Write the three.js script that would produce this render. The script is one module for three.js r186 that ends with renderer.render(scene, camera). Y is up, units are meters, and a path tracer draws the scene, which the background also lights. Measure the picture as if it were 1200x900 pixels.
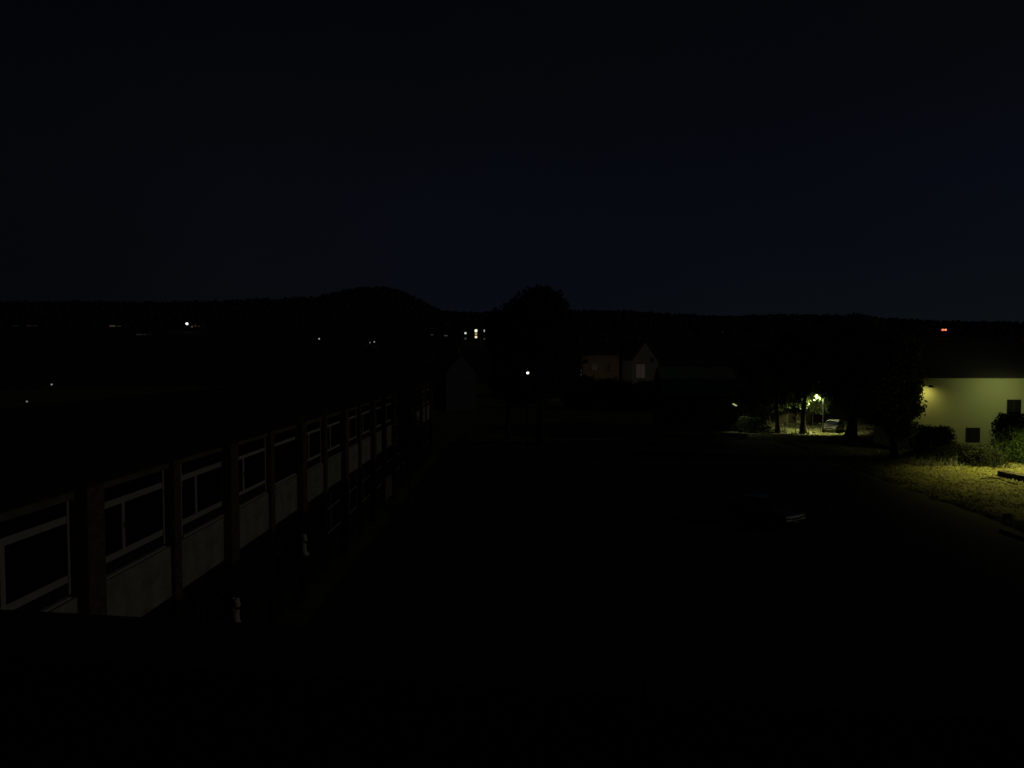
import * as THREE from 'three';
import { mergeGeometries } from 'three/addons/utils/BufferGeometryUtils.js';
import { ImprovedNoise } from 'three/addons/math/ImprovedNoise.js';
import { RoundedBoxGeometry } from 'three/addons/geometries/RoundedBoxGeometry.js';

// ------------------------------------------------------------------ camera, sky, moon, exposure
const W = 1200, H = 900, F = 800;                       // the photograph's own pixels and the focal length in them
const scene = new THREE.Scene();
const camera = new THREE.PerspectiveCamera(2 * Math.atan(H / 2 / F) * 180 / Math.PI, W / H, 0.1, 9000);
camera.position.set(0, 9.5, 0);
camera.rotation.order = 'YXZ';
camera.rotation.set(-Math.atan(31 / F), Math.atan(7 / F), 0);
camera.updateMatrixWorld(true);

const renderer = new THREE.WebGLRenderer({ antialias: true });
renderer.setSize(1024, 768);
renderer.toneMapping = THREE.LinearToneMapping;
renderer.toneMappingExposure = 1;
renderer.shadowMap.enabled = true;

const noise = new ImprovedNoise();
const lin = (c) => { c /= 255; return c <= 0.04045 ? c / 12.92 : ((c + 0.055) / 1.055) ** 2.4; };
const lerp = (a, b, t) => a + (b - a) * t;
const clamp = (v, a, b) => Math.min(b, Math.max(a, v));
const smooth = (t) => { t = clamp(t, 0, 1); return t * t * (3 - 2 * t); };
function rng(seed) { let s = seed >>> 0; return () => { s = (s + 0x6D2B79F5) >>> 0; let t = s; t = Math.imul(t ^ (t >>> 15), t | 1); t ^= t + Math.imul(t ^ (t >>> 7), t | 61); return ((t ^ (t >>> 14)) >>> 0) / 4294967296; }; }

{ // night sky: blue-black, a little paler towards the horizon and towards the north-east (right)
  const el = [0, 2.5, 6.2, 12.6, 21, 28, 50, 90];
  const az = [-180, -110, -37, -21, 0, 20, 37, 110, 180];
  const left = [[8, 8, 9], [5, 7, 10], [4, 6, 9], [5, 6, 10], [4, 5, 8], [2, 3, 6], [2, 3, 5], [2, 3, 5]];
  const mid = [[9, 11, 13], [8, 10, 13], [7, 9, 13], [6, 8, 13], [5, 6, 9], [3, 4, 7], [3, 4, 6], [2, 3, 5]];
  const cen = [[9, 12, 16], [8, 11, 16], [7, 10, 16], [6, 9, 15], [4, 6, 10], [4, 5, 8], [3, 4, 7], [2, 3, 5]];
  const rgt = [[9, 13, 15], [9, 13, 16], [8, 12, 17], [6, 9, 15], [4, 6, 11], [4, 5, 9], [3, 4, 7], [2, 3, 5]];
  const far = [[11, 15, 17], [11, 15, 18], [9, 13, 18], [7, 10, 17], [6, 7, 11], [4.4, 5.4, 8.4], [3, 4, 7], [2, 3, 5]];
  const cols = [left, left, left, mid, cen, rgt, far, mid, left];
  const w = 512, h = 256, d = new Float32Array(w * h * 4);
  for (let j = 0; j < h; j++) for (let i = 0; i < w; i++) {
    const e = Math.max(0, ((j + 0.5) / h - 0.5) * 180);
    let a = ((i + 0.5) / w - 0.5) * 360 + 90; if (a > 180) a -= 360;      // 0 = straight ahead (-z), right positive
    let ei = 0; while (ei < el.length - 2 && e > el[ei + 1]) ei++;
    let ai = 0; while (ai < az.length - 2 && a > az[ai + 1]) ai++;
    const te = clamp((e - el[ei]) / (el[ei + 1] - el[ei]), 0, 1), ta = smooth((a - az[ai]) / (az[ai + 1] - az[ai]));
    const n = 1 + 0.05 * noise.noise(a * 0.06, e * 0.11, 3.1) + 0.03 * noise.noise(a * 0.2, e * 0.5, 7.7);
    for (let k = 0; k < 3; k++) {
      const v = lerp(lerp(cols[ai][ei][k], cols[ai][ei + 1][k], te), lerp(cols[ai + 1][ei][k], cols[ai + 1][ei + 1][k], te), ta);
      d[(j * w + i) * 4 + k] = lin(v) * n * 1.05 * lerp(1, [0.97, 0.995, 1.03][k], smooth((24 - e) / 12));
    }
    d[(j * w + i) * 4 + 3] = 1;
  }
  const sky = new THREE.DataTexture(d, w, h, THREE.RGBAFormat, THREE.FloatType);
  sky.mapping = THREE.EquirectangularReflectionMapping; sky.magFilter = sky.minFilter = THREE.LinearFilter; sky.needsUpdate = true;
  scene.background = sky; scene.environment = sky;
}
// the faint warm light that falls from the right on the long facade
const moon = new THREE.DirectionalLight(new THREE.Color(1, 0.93, 0.72), 0.036);
moon.position.set(100, 34, -14); moon.target.position.set(0, 0, -30);
moon.castShadow = true; moon.shadow.radius = 3;
Object.assign(moon.shadow.camera, { left: -120, right: 120, top: 80, bottom: -80, far: 400 });
scene.add(moon, moon.target);

// ------------------------------------------------------------------ helpers
// the world point behind a pixel of the photograph at a given distance along -z
function at(px, py, depth) {
  const v = new THREE.Vector3((px - W / 2) / F, (H / 2 - py) / F, -1).applyQuaternion(camera.quaternion);
  return v.multiplyScalar(depth / -v.z).add(camera.position);
}
const used = {};
const numbered = (n) => { const k = used[n] = (used[n] ?? -1) + 1; return k ? `${n}_${String(k).padStart(3, '0')}` : n; };
function thing(name, label, category, [x, y, z] = [0, 0, 0], turn = 0, group) {
  const o = new THREE.Group(); o.name = numbered(name); scene.add(o);
  o.position.set(x, y, z); o.rotation.y = turn; o.userData = { label, category };
  if (group) o.userData.group = group;
  return o;
}
function obj(name, geoms, mat, parent = scene) {
  const list = (Array.isArray(geoms) ? geoms : [geoms]).map((g) => { g = g.index ? g.toNonIndexed() : g; for (const k of Object.keys(g.attributes)) if (!['position', 'normal', 'uv'].includes(k)) g.deleteAttribute(k); return g; });
  const m = new THREE.Mesh(list.length > 1 ? mergeGeometries(list) : list[0], mat);
  m.name = parent === scene ? numbered(name) : name; m.castShadow = m.receiveShadow = true; parent.add(m);
  return m;
}
const struct = (o, kind = 'structure') => { o.userData.kind = kind; return o; };
const tag = (o, label, category, group) => { Object.assign(o.userData, { label, category }, group ? { group } : {}); return o; };
function box(x0, x1, y0, y1, z0, z1) {                  // uv in metres on every face
  const g = new THREE.BoxGeometry(Math.abs(x1 - x0), Math.abs(y1 - y0), Math.abs(z1 - z0));
  metres(g); g.translate((x0 + x1) / 2, (y0 + y1) / 2, (z0 + z1) / 2); return g;
}
function metres(g) {
  const p = g.attributes.position, n = g.attributes.normal, u = g.attributes.uv;
  for (let i = 0; i < p.count; i++) {
    const ax = Math.abs(n.getX(i)), ay = Math.abs(n.getY(i)), az = Math.abs(n.getZ(i));
    if (ax >= ay && ax >= az) u.setXY(i, p.getZ(i), p.getY(i)); else if (ay >= az) u.setXY(i, p.getX(i), p.getZ(i)); else u.setXY(i, p.getX(i), p.getY(i));
  }
  return g;
}
function rbox(w, h, d, r = 0.02, seg = 2) { return new RoundedBoxGeometry(w, h, d, seg, r); }
function rod(a, b, r0, r1 = r0, seg = 8) {
  const A = new THREE.Vector3(...a), B = new THREE.Vector3(...b), L = A.distanceTo(B);
  const g = new THREE.CylinderGeometry(r1, r0, L, seg); g.translate(0, L / 2, 0);
  g.applyQuaternion(new THREE.Quaternion().setFromUnitVectors(new THREE.Vector3(0, 1, 0), B.clone().sub(A).normalize()));
  g.translate(A.x, A.y, A.z); return g;
}
function tube(pts, r, seg = 24, rs = 7) { return new THREE.TubeGeometry(new THREE.CatmullRomCurve3(pts.map((p) => new THREE.Vector3(...p))), seg, r, rs); }

// ------------------------------------------------------------------ materials
function tex(size, f, metresAcross = 1, data = false) {           // f(u, v, x, y) -> [r, g, b] sRGB 0..1 (or linear data)
  const d = new Uint8Array(size * size * 4);
  for (let y = 0; y < size; y++) for (let x = 0; x < size; x++) {
    const c = f(x / size, y / size, x, y), k = (y * size + x) * 4;
    for (let i = 0; i < 3; i++) d[k + i] = clamp(c[i], 0, 1) * 255; d[k + 3] = 255;
  }
  const t = new THREE.DataTexture(d, size, size);
  t.wrapS = t.wrapT = THREE.RepeatWrapping; t.magFilter = THREE.LinearFilter; t.minFilter = THREE.LinearMipmapLinearFilter; t.generateMipmaps = true;
  t.repeat.set(1 / metresAcross, 1 / metresAcross); if (!data) t.colorSpace = THREE.SRGBColorSpace; t.needsUpdate = true;
  return t;
}
// tileable fractal noise, -1..1
function fbm(u, v, freq, oct = 4, z = 0) {
  let s = 0, a = 0.5;
  for (let o = 0; o < oct; o++) {
    const A = 2 * Math.PI * u, B = 2 * Math.PI * v, r = freq / (2 * Math.PI);
    s += a * noise.noise(r * Math.cos(A) + 11.3 + z, r * Math.sin(A) + r * 0.7 * Math.cos(B) + 5.1, r * Math.sin(B) + z * 1.7 + r * 0.4 * Math.cos(B + A));
    freq *= 2; a *= 0.5;
  }
  return s * 1.6;
}
const rr = rng(5);
const std = (rgb, rough = 0.85, extra = {}) => { const m = new THREE.MeshStandardMaterial({ roughness: rough, ...extra }); m.color.setRGB(...rgb); return m; };
const pebble = tex(512, (u, v) => { const g = 0.66 + 0.13 * fbm(u, v, 5, 5) + 0.08 * fbm(u, v, 60, 2, 4) + (rr() - 0.5) * 0.36; return [g, g * 0.98, g * 0.905]; }, 2.6);
const pebbleBump = tex(512, () => { const g = rr(); return [g, g, g]; }, 2.6, true);
const brickTex = tex(512, (u, v, x, y) => {
  const row = Math.floor(v * 32), uu = u * 10 + (row % 2) * 0.5, col = Math.floor(uu), fu = uu - col, fv = v * 32 - row;
  const mortar = fu < 0.05 || fv < 0.14, h = Math.sin(((row * 37 + (col % 10) * 91) % 101) * 12.9) * 0.5 + 0.5;
  const n = 0.06 * fbm(u, v, 20);
  return mortar ? [0.34 + n, 0.29 + n, 0.22 + n] : [0.40 + 0.10 * h + n, 0.345 + 0.08 * h + n, 0.20 + 0.06 * h + n];
}, 2.4);
const M = {
  panel: std([1, 1, 1], 0.95, { map: pebble, bumpMap: pebbleBump, bumpScale: 0.006 }),
  panelGreen: std([0.83, 0.98, 0.86], 0.95, { map: pebble, bumpMap: pebbleBump, bumpScale: 0.006 }),
  panelOchre: std([1.0, 0.90, 0.66], 0.95, { map: pebble, bumpMap: pebbleBump, bumpScale: 0.006 }),
  frameWorn: std([0.50, 0.485, 0.42], 0.55),
  panelShaded: std([0.55, 0.50, 0.36], 0.95, { map: pebble }),  // darkened panel copy: shade painted on one lower panel
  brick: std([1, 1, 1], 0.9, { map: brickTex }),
  darkOrShadedBrick: std([0.10, 0.085, 0.07], 0.9, { map: brickTex }),  // dark walls, and the painted shade of the lower storey
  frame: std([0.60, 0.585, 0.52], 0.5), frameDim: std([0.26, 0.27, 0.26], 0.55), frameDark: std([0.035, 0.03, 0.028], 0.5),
  lintel: std([0.50, 0.44, 0.30], 0.8, { map: pebble }),
  glass: new THREE.MeshPhysicalMaterial({ color: new THREE.Color().setRGB(0.008, 0.009, 0.011), roughness: 0.06, specularIntensity: 0.7 }),
  dullGlass: std([0.01, 0.011, 0.012], 0.35),
  board: std([0.02, 0.022, 0.026], 0.6),
  bitumen: std([0.022, 0.022, 0.023], 0.97), fascia: std([0.03, 0.028, 0.026], 0.8),
  parapet: std([0.05, 0.05, 0.052], 0.9), metal: std([0.25, 0.26, 0.26], 0.45, { metalness: 0.7 }), darkMetal: std([0.035, 0.037, 0.038], 0.5, { metalness: 0.4 }),
  white: std([0.78, 0.78, 0.74], 0.5), bark: std([0.055, 0.042, 0.03], 0.95), wood: std([0.06, 0.045, 0.03], 0.85),
  leaf: new THREE.MeshPhysicalMaterial({ roughness: 0.75, transmission: 0.42, thickness: 0, color: new THREE.Color().setRGB(0.075, 0.115, 0.03) }),
  blade: new THREE.MeshPhysicalMaterial({ roughness: 0.85, transmission: 0.35, thickness: 0 }),
  leafDark: std([0.03, 0.042, 0.02], 0.85), hedge: std([0.013, 0.021, 0.008], 0.9), bush: std([0.022, 0.055, 0.012], 0.85),
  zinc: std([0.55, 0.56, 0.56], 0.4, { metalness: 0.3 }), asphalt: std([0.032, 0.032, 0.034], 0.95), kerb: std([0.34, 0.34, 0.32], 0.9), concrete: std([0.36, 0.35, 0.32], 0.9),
  tyre: std([0.02, 0.02, 0.02], 0.9), rim: std([0.5, 0.5, 0.52], 0.35, { metalness: 0.8 }), plate: std([0.22, 0.22, 0.21], 0.5),
  carGlass: new THREE.MeshPhysicalMaterial({ color: new THREE.Color().setRGB(0.012, 0.016, 0.024), roughness: 0.05 }),
  lens: new THREE.MeshPhysicalMaterial({ color: new THREE.Color().setRGB(0.2, 0.2, 0.205), roughness: 0.15, clearcoat: 1 }),
  redLens: std([0.35, 0.02, 0.015], 0.25),
};
const glow = (r, g, b, k = 1) => { const m = new THREE.MeshStandardMaterial({ color: 0x111111, roughness: 0.6 }); m.emissive.setRGB(r, g, b); m.emissiveIntensity = k; return m; };
const paint = (rgb) => { const m = new THREE.MeshPhysicalMaterial({ roughness: 0.4, clearcoat: 0.8, clearcoatRoughness: 0.08 }); m.color.setRGB(...rgb); return m; };

// ------------------------------------------------------------------ ground, hills
// skyline of the photograph: pixel column, pixel row of the wooded ridge
const SKY = [[-700, 352], [-200, 350], [0, 351], [60, 350], [130, 351], [200, 350.5], [260, 349.5], [300, 347.5], [345, 346.5], [372, 345.5], [390, 341], [410, 336], [428, 333.8], [448, 333.6], [462, 336], [477, 340.5], [490, 347], [505, 356], [520, 362], [560, 363.5], [620, 362], [690, 361], [735, 362], [790, 366], [850, 368.5], [905, 366.5], [960, 367], [1030, 370], [1085, 373.5], [1140, 374.5], [1200, 375], [1500, 372], [2200, 365]];
const RIDGE = 1500, RISE0 = 250;
function ridgeHeight(az) {                                // az: radians to the right of straight ahead
  let row = 360;
  if (Math.abs(az) < 1.15) {
    const px = 607 + F * Math.tan(az);
    let i = 0; while (i < SKY.length - 2 && px > SKY[i + 1][0]) i++;
    row = lerp(SKY[i][1], SKY[i + 1][1], clamp((px - SKY[i][0]) / (SKY[i + 1][0] - SKY[i][0]), 0, 1));
    row += 0.6 * noise.noise(px * 0.05, 1, 2) + 0.5 * noise.noise(px * 0.16, 4, 2);
    return 9.5 - 8 + (419 - row) * RIDGE * Math.cos(az) / F;
  }
  return 95 + 20 * noise.noise(az * 3, 2, 5);
}
const ridgeTable = []; for (let i = 0; i <= 2880; i++) ridgeTable.push(ridgeHeight((i / 2880 - 0.5) * 2 * Math.PI));
function terrain(x, z) {
  const r = Math.hypot(x, z); if (r <= RISE0) return 0;
  const a = Math.atan2(x, -z), k = clamp((a / (2 * Math.PI) + 0.5) * 2880, 0, 2879.999), i = Math.floor(k);
  const top = lerp(ridgeTable[i], ridgeTable[i + 1], k - i), t = (r - RISE0) / (RIDGE - RISE0);
  const bumps = (noise.noise(x * 0.006, z * 0.006, 1) * 7 + noise.noise(x * 0.02, z * 0.02, 4) * 2) * Math.sin(Math.PI * clamp(t, 0, 1));
  return (t <= 1 ? top * Math.pow(t, 1.25) : top * (1 - 0.6 * smooth((t - 1) / 0.9))) + bumps;
}
function hillPoint(px, py) {                               // first meeting of the pixel's ray with the hillside
  for (let d = 200; d < 1600; d += 1) { const p = at(px, py, d); if (p.y <= terrain(p.x, p.z)) { p.y = terrain(p.x, p.z); return p; } }
  return at(px, py, 1300);
}
function polarSheet(radii, n) {
  const pos = [], idx = [], uv = [];
  for (const r of radii) for (let i = 0; i <= n; i++) { const a = (i / n - 0.5) * 2 * Math.PI, x = r * Math.sin(a), z = -r * Math.cos(a); pos.push(x, terrain(x, z), z); uv.push(x, z); }
  for (let j = 0; j < radii.length - 1; j++) for (let i = 0; i < n; i++) { const a = j * (n + 1) + i, b = a + n + 1; idx.push(a, a + 1, b, a + 1, b + 1, b); }
  const g = new THREE.BufferGeometry(); g.setAttribute('position', new THREE.Float32BufferAttribute(pos, 3)); g.setAttribute('uv', new THREE.Float32BufferAttribute(uv, 2)); g.setIndex(idx); g.computeVertexNormals();
  return g;
}
const meadowTex = tex(1024, (u, v) => {
  const a = fbm(u, v, 7, 5), b = fbm(u, v, 34, 3, 3), s = (rr() - 0.5) * 0.16, bare = smooth((fbm(u, v, 10, 4, 8) - 0.12) * 4);
  const g = [0.385 + 0.12 * a + 0.10 * b + s, 0.39 + 0.11 * a + 0.10 * b + s, 0.185 + 0.05 * a + 0.05 * b + s * 0.7];
  const d = [0.33 + s, 0.30 + s, 0.19 + s];
  return g.map((c, i) => lerp(c, d[i], bare * 0.75));
}, 13);
const woodTex = tex(512, (u, v) => { const a = fbm(u, v, 16, 4), b = (rr() - 0.5) * 0.08; return [0.13 + 0.05 * a + b, 0.15 + 0.05 * a + b, 0.09 + 0.03 * a + b]; }, 120);
const G = new THREE.Mesh(polarSheet([0.01, 20, 60, 110, 170, RISE0], 180), std([1, 1, 1], 1, { map: meadowTex })); G.name = 'ground'; struct(G); scene.add(G);
const hr = []; for (let i = 0; i <= 34; i++) hr.push(RISE0 + (RIDGE - RISE0) * i / 34); for (let i = 1; i <= 8; i++) hr.push(RIDGE + 260 * i);
const Hs = new THREE.Mesh(polarSheet(hr, 1440), std([1, 1, 1], 1, { map: woodTex })); Hs.name = 'hills'; struct(Hs); scene.add(Hs);
for (const m of [G, Hs]) { m.castShadow = m.receiveShadow = true; }

{ // woods on the ridge: many small crowns, one object
  const g = new THREE.IcosahedronGeometry(1, 1), p = g.attributes.position, q = rng(81);
  for (let i = 0; i < p.count; i++) { const k = 1 + 0.3 * noise.noise(p.getX(i) * 2, p.getY(i) * 2, p.getZ(i) * 2); p.setXYZ(i, p.getX(i) * k, p.getY(i) * k * 1.2, p.getZ(i) * k); }
  g.computeVertexNormals();
  const N = 5200, im = new THREE.InstancedMesh(g, M.leafDark, N), m = new THREE.Matrix4();
  for (let i = 0; i < N; i++) {
    const a = (q() - 0.5) * 1.7, r = RIDGE - 700 * Math.pow(q(), 2.2) + 40, s = 1.8 + 2.2 * q(), x = r * Math.sin(a), z = -r * Math.cos(a);
    m.compose(new THREE.Vector3(x, terrain(x, z) + s * 0.35, z), new THREE.Quaternion().setFromEuler(new THREE.Euler(0, q() * 6, 0)), new THREE.Vector3(s, s * (0.8 + 0.5 * q()), s));
    im.setMatrixAt(i, m);
  }
  im.name = 'hillside_wood'; struct(im, 'stuff'); tag(im, 'far black wood covering the hills along the skyline', 'wood'); scene.add(im);
}

// dry lit meadow on the right, the dark yard beside it, the pale kerb between
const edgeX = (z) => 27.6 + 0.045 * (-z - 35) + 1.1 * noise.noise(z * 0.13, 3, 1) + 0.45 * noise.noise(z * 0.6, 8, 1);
{
  const pos = [], idx = [], uv = [], zs = []; for (let z = -30; z >= -150; z -= 0.75) zs.push(z);
  const cols = 40;
  zs.forEach((z) => { for (let i = 0; i <= cols; i++) { const e = z < -78 ? lerp(edgeX(z), 18, smooth((-z - 78) / 8)) : edgeX(z), x = lerp(e, 95, (i / cols) ** 1.3); pos.push(x, 0.012 + (i ? 0.05 * (1 + noise.noise(x * 0.3, z * 0.3, 2)) : 0), z); uv.push(x, z); } });
  for (let j = 0; j < zs.length - 1; j++) for (let i = 0; i < cols; i++) { const a = j * (cols + 1) + i, b = a + cols + 1; idx.push(a, a + 1, b, a + 1, b + 1, b); }
  const g = new THREE.BufferGeometry(); g.setAttribute('position', new THREE.Float32BufferAttribute(pos, 3)); g.setAttribute('uv', new THREE.Float32BufferAttribute(uv, 2)); g.setIndex(idx); g.computeVertexNormals();
  const m = new THREE.Mesh(g, std([1, 1, 1], 1, { map: meadowTex })); m.name = 'meadow'; m.receiveShadow = true; struct(m); scene.add(m);
}
{ // dark yard, its asphalt widened so that unlit lawn is painted black
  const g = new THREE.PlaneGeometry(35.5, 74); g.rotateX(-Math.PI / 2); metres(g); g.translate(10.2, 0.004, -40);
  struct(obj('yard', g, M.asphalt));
}

// ------------------------------------------------------------------ the long building on the left
const B0 = -13.4, BAY = 3.28, FX = -8.5;
const zn = (n) => B0 - BAY * n;
{
  const b = thing('long_building', 'long two-storey building with pale window frames between brown piers, on the left', 'building', [0, 0, 0]);
  const first = -4, last = 16, zA = zn(first), zB = zn(last) - 0.3;
  // carcass: recessed dark wall behind windows, roof, far gable
  obj('wall', [box(FX - 13.5, FX - 0.22, 0, 7.05, zA, zB), box(FX - 0.22, FX - 0.03, 3.38, 3.63, zA, zB)], M.darkOrShadedBrick, b);
  obj('roof', [box(FX - 14, FX + 0.1, 7.052, 7.27, zA + 0.4, zB - 0.4)], M.bitumen, b);
  obj('fascia', [box(FX - 0.215, FX - 0.03, 6.93, 7.048, zA, zB)], M.fascia, b);
  for (let n = first; n < last; n++) {
    const even = n % 2 === 0, z0 = zn(n), z1 = zn(n + 1), s = z0 - (even ? 0.10 : 0.17), e = z1 + (even ? 0.17 : 0.45);
    const w0 = z0 - 0.45, w1 = z0 - (n === -1 ? 2.72 : ((n % 3) + 3) % 3 === 2 ? 3.02 : 2.93), mull = z0 - (n === -1 ? 1.02 : 1.22 + 0.08 * Math.sin(n * 2.3));
    // lintel strip and pebble-dash panel between the piers
    obj('lintel', box(FX - 0.215, FX - 0.025 + (even ? 0.004 : 0), 6.80 + 0.02 * Math.sin(n), 6.928, s, e), M.lintel, b);
    const pnl = obj('spandrel_panel', box(FX - 0.215, FX - 0.018, 3.634, 4.87, s + 0.02, e - 0.02), [4, 5, 8].includes(n) ? M.panelGreen : [9, 10].includes(n) ? M.panelOchre : M.panel, b);
    obj('sill', box(FX - 0.09, FX + 0.02, 4.925, 4.965, w0 + 0.03, w1 + 0.12), M.frame, b);
    // upper window
    const X0 = FX - 0.12, X1 = FX - 0.06, single = n === 3;
    const tr = 6.36, bt = 5.36;
    const wide = n < 2 ? 0.14 : 0.10;
    const f = single
      ? [box(X0, X1, tr, tr + 0.11, w0, w1), box(X0, X1, 4.98, 6.79, w1, w1 + 0.06), box(X0, X1, 4.98, 6.79, w0 - 0.07, w0), box(X0, X1, 4.99, 5.06, w0 - 0.07, w1 + 0.08)]
      : [box(X0, X1, tr, tr + wide, w0 - 0.07, w1 + 0.08), box(X0, X1, bt - wide, bt, w0 - 0.07, w1 + 0.08), box(X0, X1, 4.98, 6.79, w1, w1 + 0.06), box(X0, X1, 4.98, 6.79, w0 - 0.07, w0), box(X0, X1 + 0.003, bt, tr, mull - 0.05, mull + 0.06)];
    const win = obj('window', f, n < 2 ? M.frameWorn : M.frame, b);
    obj('transom_pane', box(X0 + 0.03, X0 + 0.04, tr + 0.1, 6.79, w0 - 0.05, w1 + 0.05), M.glass, win);
    if (single) obj('pane', box(X0 + 0.03, X0 + 0.04, 5.04, tr, w0 - 0.05, w1 + 0.05), M.glass, win);
    else {
      obj('pane', box(X0 + 0.03, X0 + 0.04, bt, tr, w0 - 0.05, mull + 0.05), M.glass, win); obj('pane', box(X0 + 0.03, X0 + 0.04, bt, tr, mull - 0.04, w1 + 0.05), M.glass, win);
      obj('lower_board', box(X0 + 0.02, X0 + 0.045, 5.0, bt - 0.09, w0 - 0.05, w1 + 0.05), M.board, win);
      if (n % 2 === 0) obj('handle', box(X1, X1 + 0.05, 5.82, 5.94, mull - 0.02, mull + 0.02), M.metal, win);
    }
    // lower storey: window from under the panel; its shade is painted as darker frame colours
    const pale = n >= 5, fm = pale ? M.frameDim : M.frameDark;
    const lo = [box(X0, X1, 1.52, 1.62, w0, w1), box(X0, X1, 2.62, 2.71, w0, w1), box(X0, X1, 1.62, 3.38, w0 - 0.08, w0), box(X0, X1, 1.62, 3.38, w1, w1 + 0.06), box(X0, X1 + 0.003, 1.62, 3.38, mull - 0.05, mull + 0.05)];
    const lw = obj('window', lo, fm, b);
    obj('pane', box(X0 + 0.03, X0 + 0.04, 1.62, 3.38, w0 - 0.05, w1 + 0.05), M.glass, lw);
    obj('spandrel_panel', box(FX - 0.215, FX - 0.018, 0.25, 1.48, s + 0.02, e - 0.02), n === 9 ? M.panelShaded : M.darkOrShadedBrick, b);  // lower panels take near-black brick as painted shade
  }
  for (let n = first; n <= last; n++) {
    const even = n % 2 === 0, hw = even ? 0.30 : 0.17, p = even ? 0.22 : 0.09;
    const z = zn(n);
    obj('pier', box(FX - 0.214, FX + p, 3.5, 7.046 - 0.06, even ? z + 0.45 : z + hw, even ? z - 0.10 : z - hw), M.brick, b);
    obj('pier', box(FX - 0.213, FX + p - 0.02, 0, 3.496, even ? z + 0.44 : z + hw - 0.01, even ? z - 0.09 : z - hw + 0.01), M.darkOrShadedBrick, b);  // lower part of the pier darkened, shade put into its colour
  }
  // two pale bent pipes on the dark lower storey
  for (const [n, top, foot] of [[2, 2.56, 1.55], [4, 2.78, 1.95]]) {
    const z = zn(n) + (n === 2 ? 0.55 : 0.85), x = FX + 0.36;
    const v = obj('vent_pipe', [tube([[x - 0.02, top, z], [x, top - 0.12, z], [x + 0.03, top - 0.26, z]], 0.10, 12), tube([[x - 0.02, top - 0.33, z], [x - 0.03, top - 0.5, z], [x + 0.0, top - 0.7, z], [x + 0.10, foot, z - 0.05]], 0.11, 16)], M.frame, b);
    v.userData.label = 'short pale bent pipe on the dark lower storey';
    obj('pipe_bracket', [box(FX + 0.05, x - 0.02, top - 0.32, top - 0.26, z - 0.03, z + 0.03)], M.darkMetal, v);
  }
}

// ------------------------------------------------------------------ the roof edge the camera stands behind
{
  const t = thing('roof_parapet', 'black parapet of the flat roof across the bottom of the picture', 'parapet', [0, 0, 0]);
  const dir = new THREE.Vector3(1, 0, 0.125).normalize(), ang = -Math.atan(0.125);
  const mk = (g) => { g.rotateY(ang); g.translate(0, 0, -2.78); return g; };
  obj('wall', mk(box(-8.2, 12, 6.9, 8.25, 0.05, 0.34)), M.parapet, t);
  for (let i = 0; i < 14; i++) obj('coping', mk(box(-8.2 + i * 1.45, -8.2 + i * 1.45 + 1.438, 8.252, 8.33, -0.03, 0.4)), M.bitumen, t);
  obj('roof_deck', mk(box(-8.2, 12, 6.7, 6.9, 0.05, 14)), M.bitumen, t);
  obj('house_wall', mk(box(-8.2, 12, 0, 6.7, 0.06, 14)), M.darkOrShadedBrick, t);
}

// ------------------------------------------------------------------ trees
function leafCluster(seed, n = 16, size = 0.2) {
  const q = rng(seed), pos = [], nor = [];
  for (let i = 0; i < n; i++) {
    const c = new THREE.Vector3(q() - 0.5, q() - 0.5, q() - 0.5), e = new THREE.Euler(q() * 6, q() * 6, q() * 6);
    const L = size * (0.7 + 0.7 * q()), w = L * 0.5;
    const v = [[-w / 2, 0, 0], [0, L * 0.5, 0.02], [w / 2, 0, 0], [0, -L * 0.5, 0.02]].map((a) => new THREE.Vector3(...a).applyEuler(e).add(c)), nn = new THREE.Vector3(0, 0, 1).applyEuler(e);
    for (const k of [0, 2, 1, 0, 3, 2]) { pos.push(...v[k].toArray()); nor.push(...nn.toArray()); }
  }
  const g = new THREE.BufferGeometry(); g.setAttribute('position', new THREE.Float32BufferAttribute(pos, 3)); g.setAttribute('normal', new THREE.Float32BufferAttribute(nor, 3)); return g;
}
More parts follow.
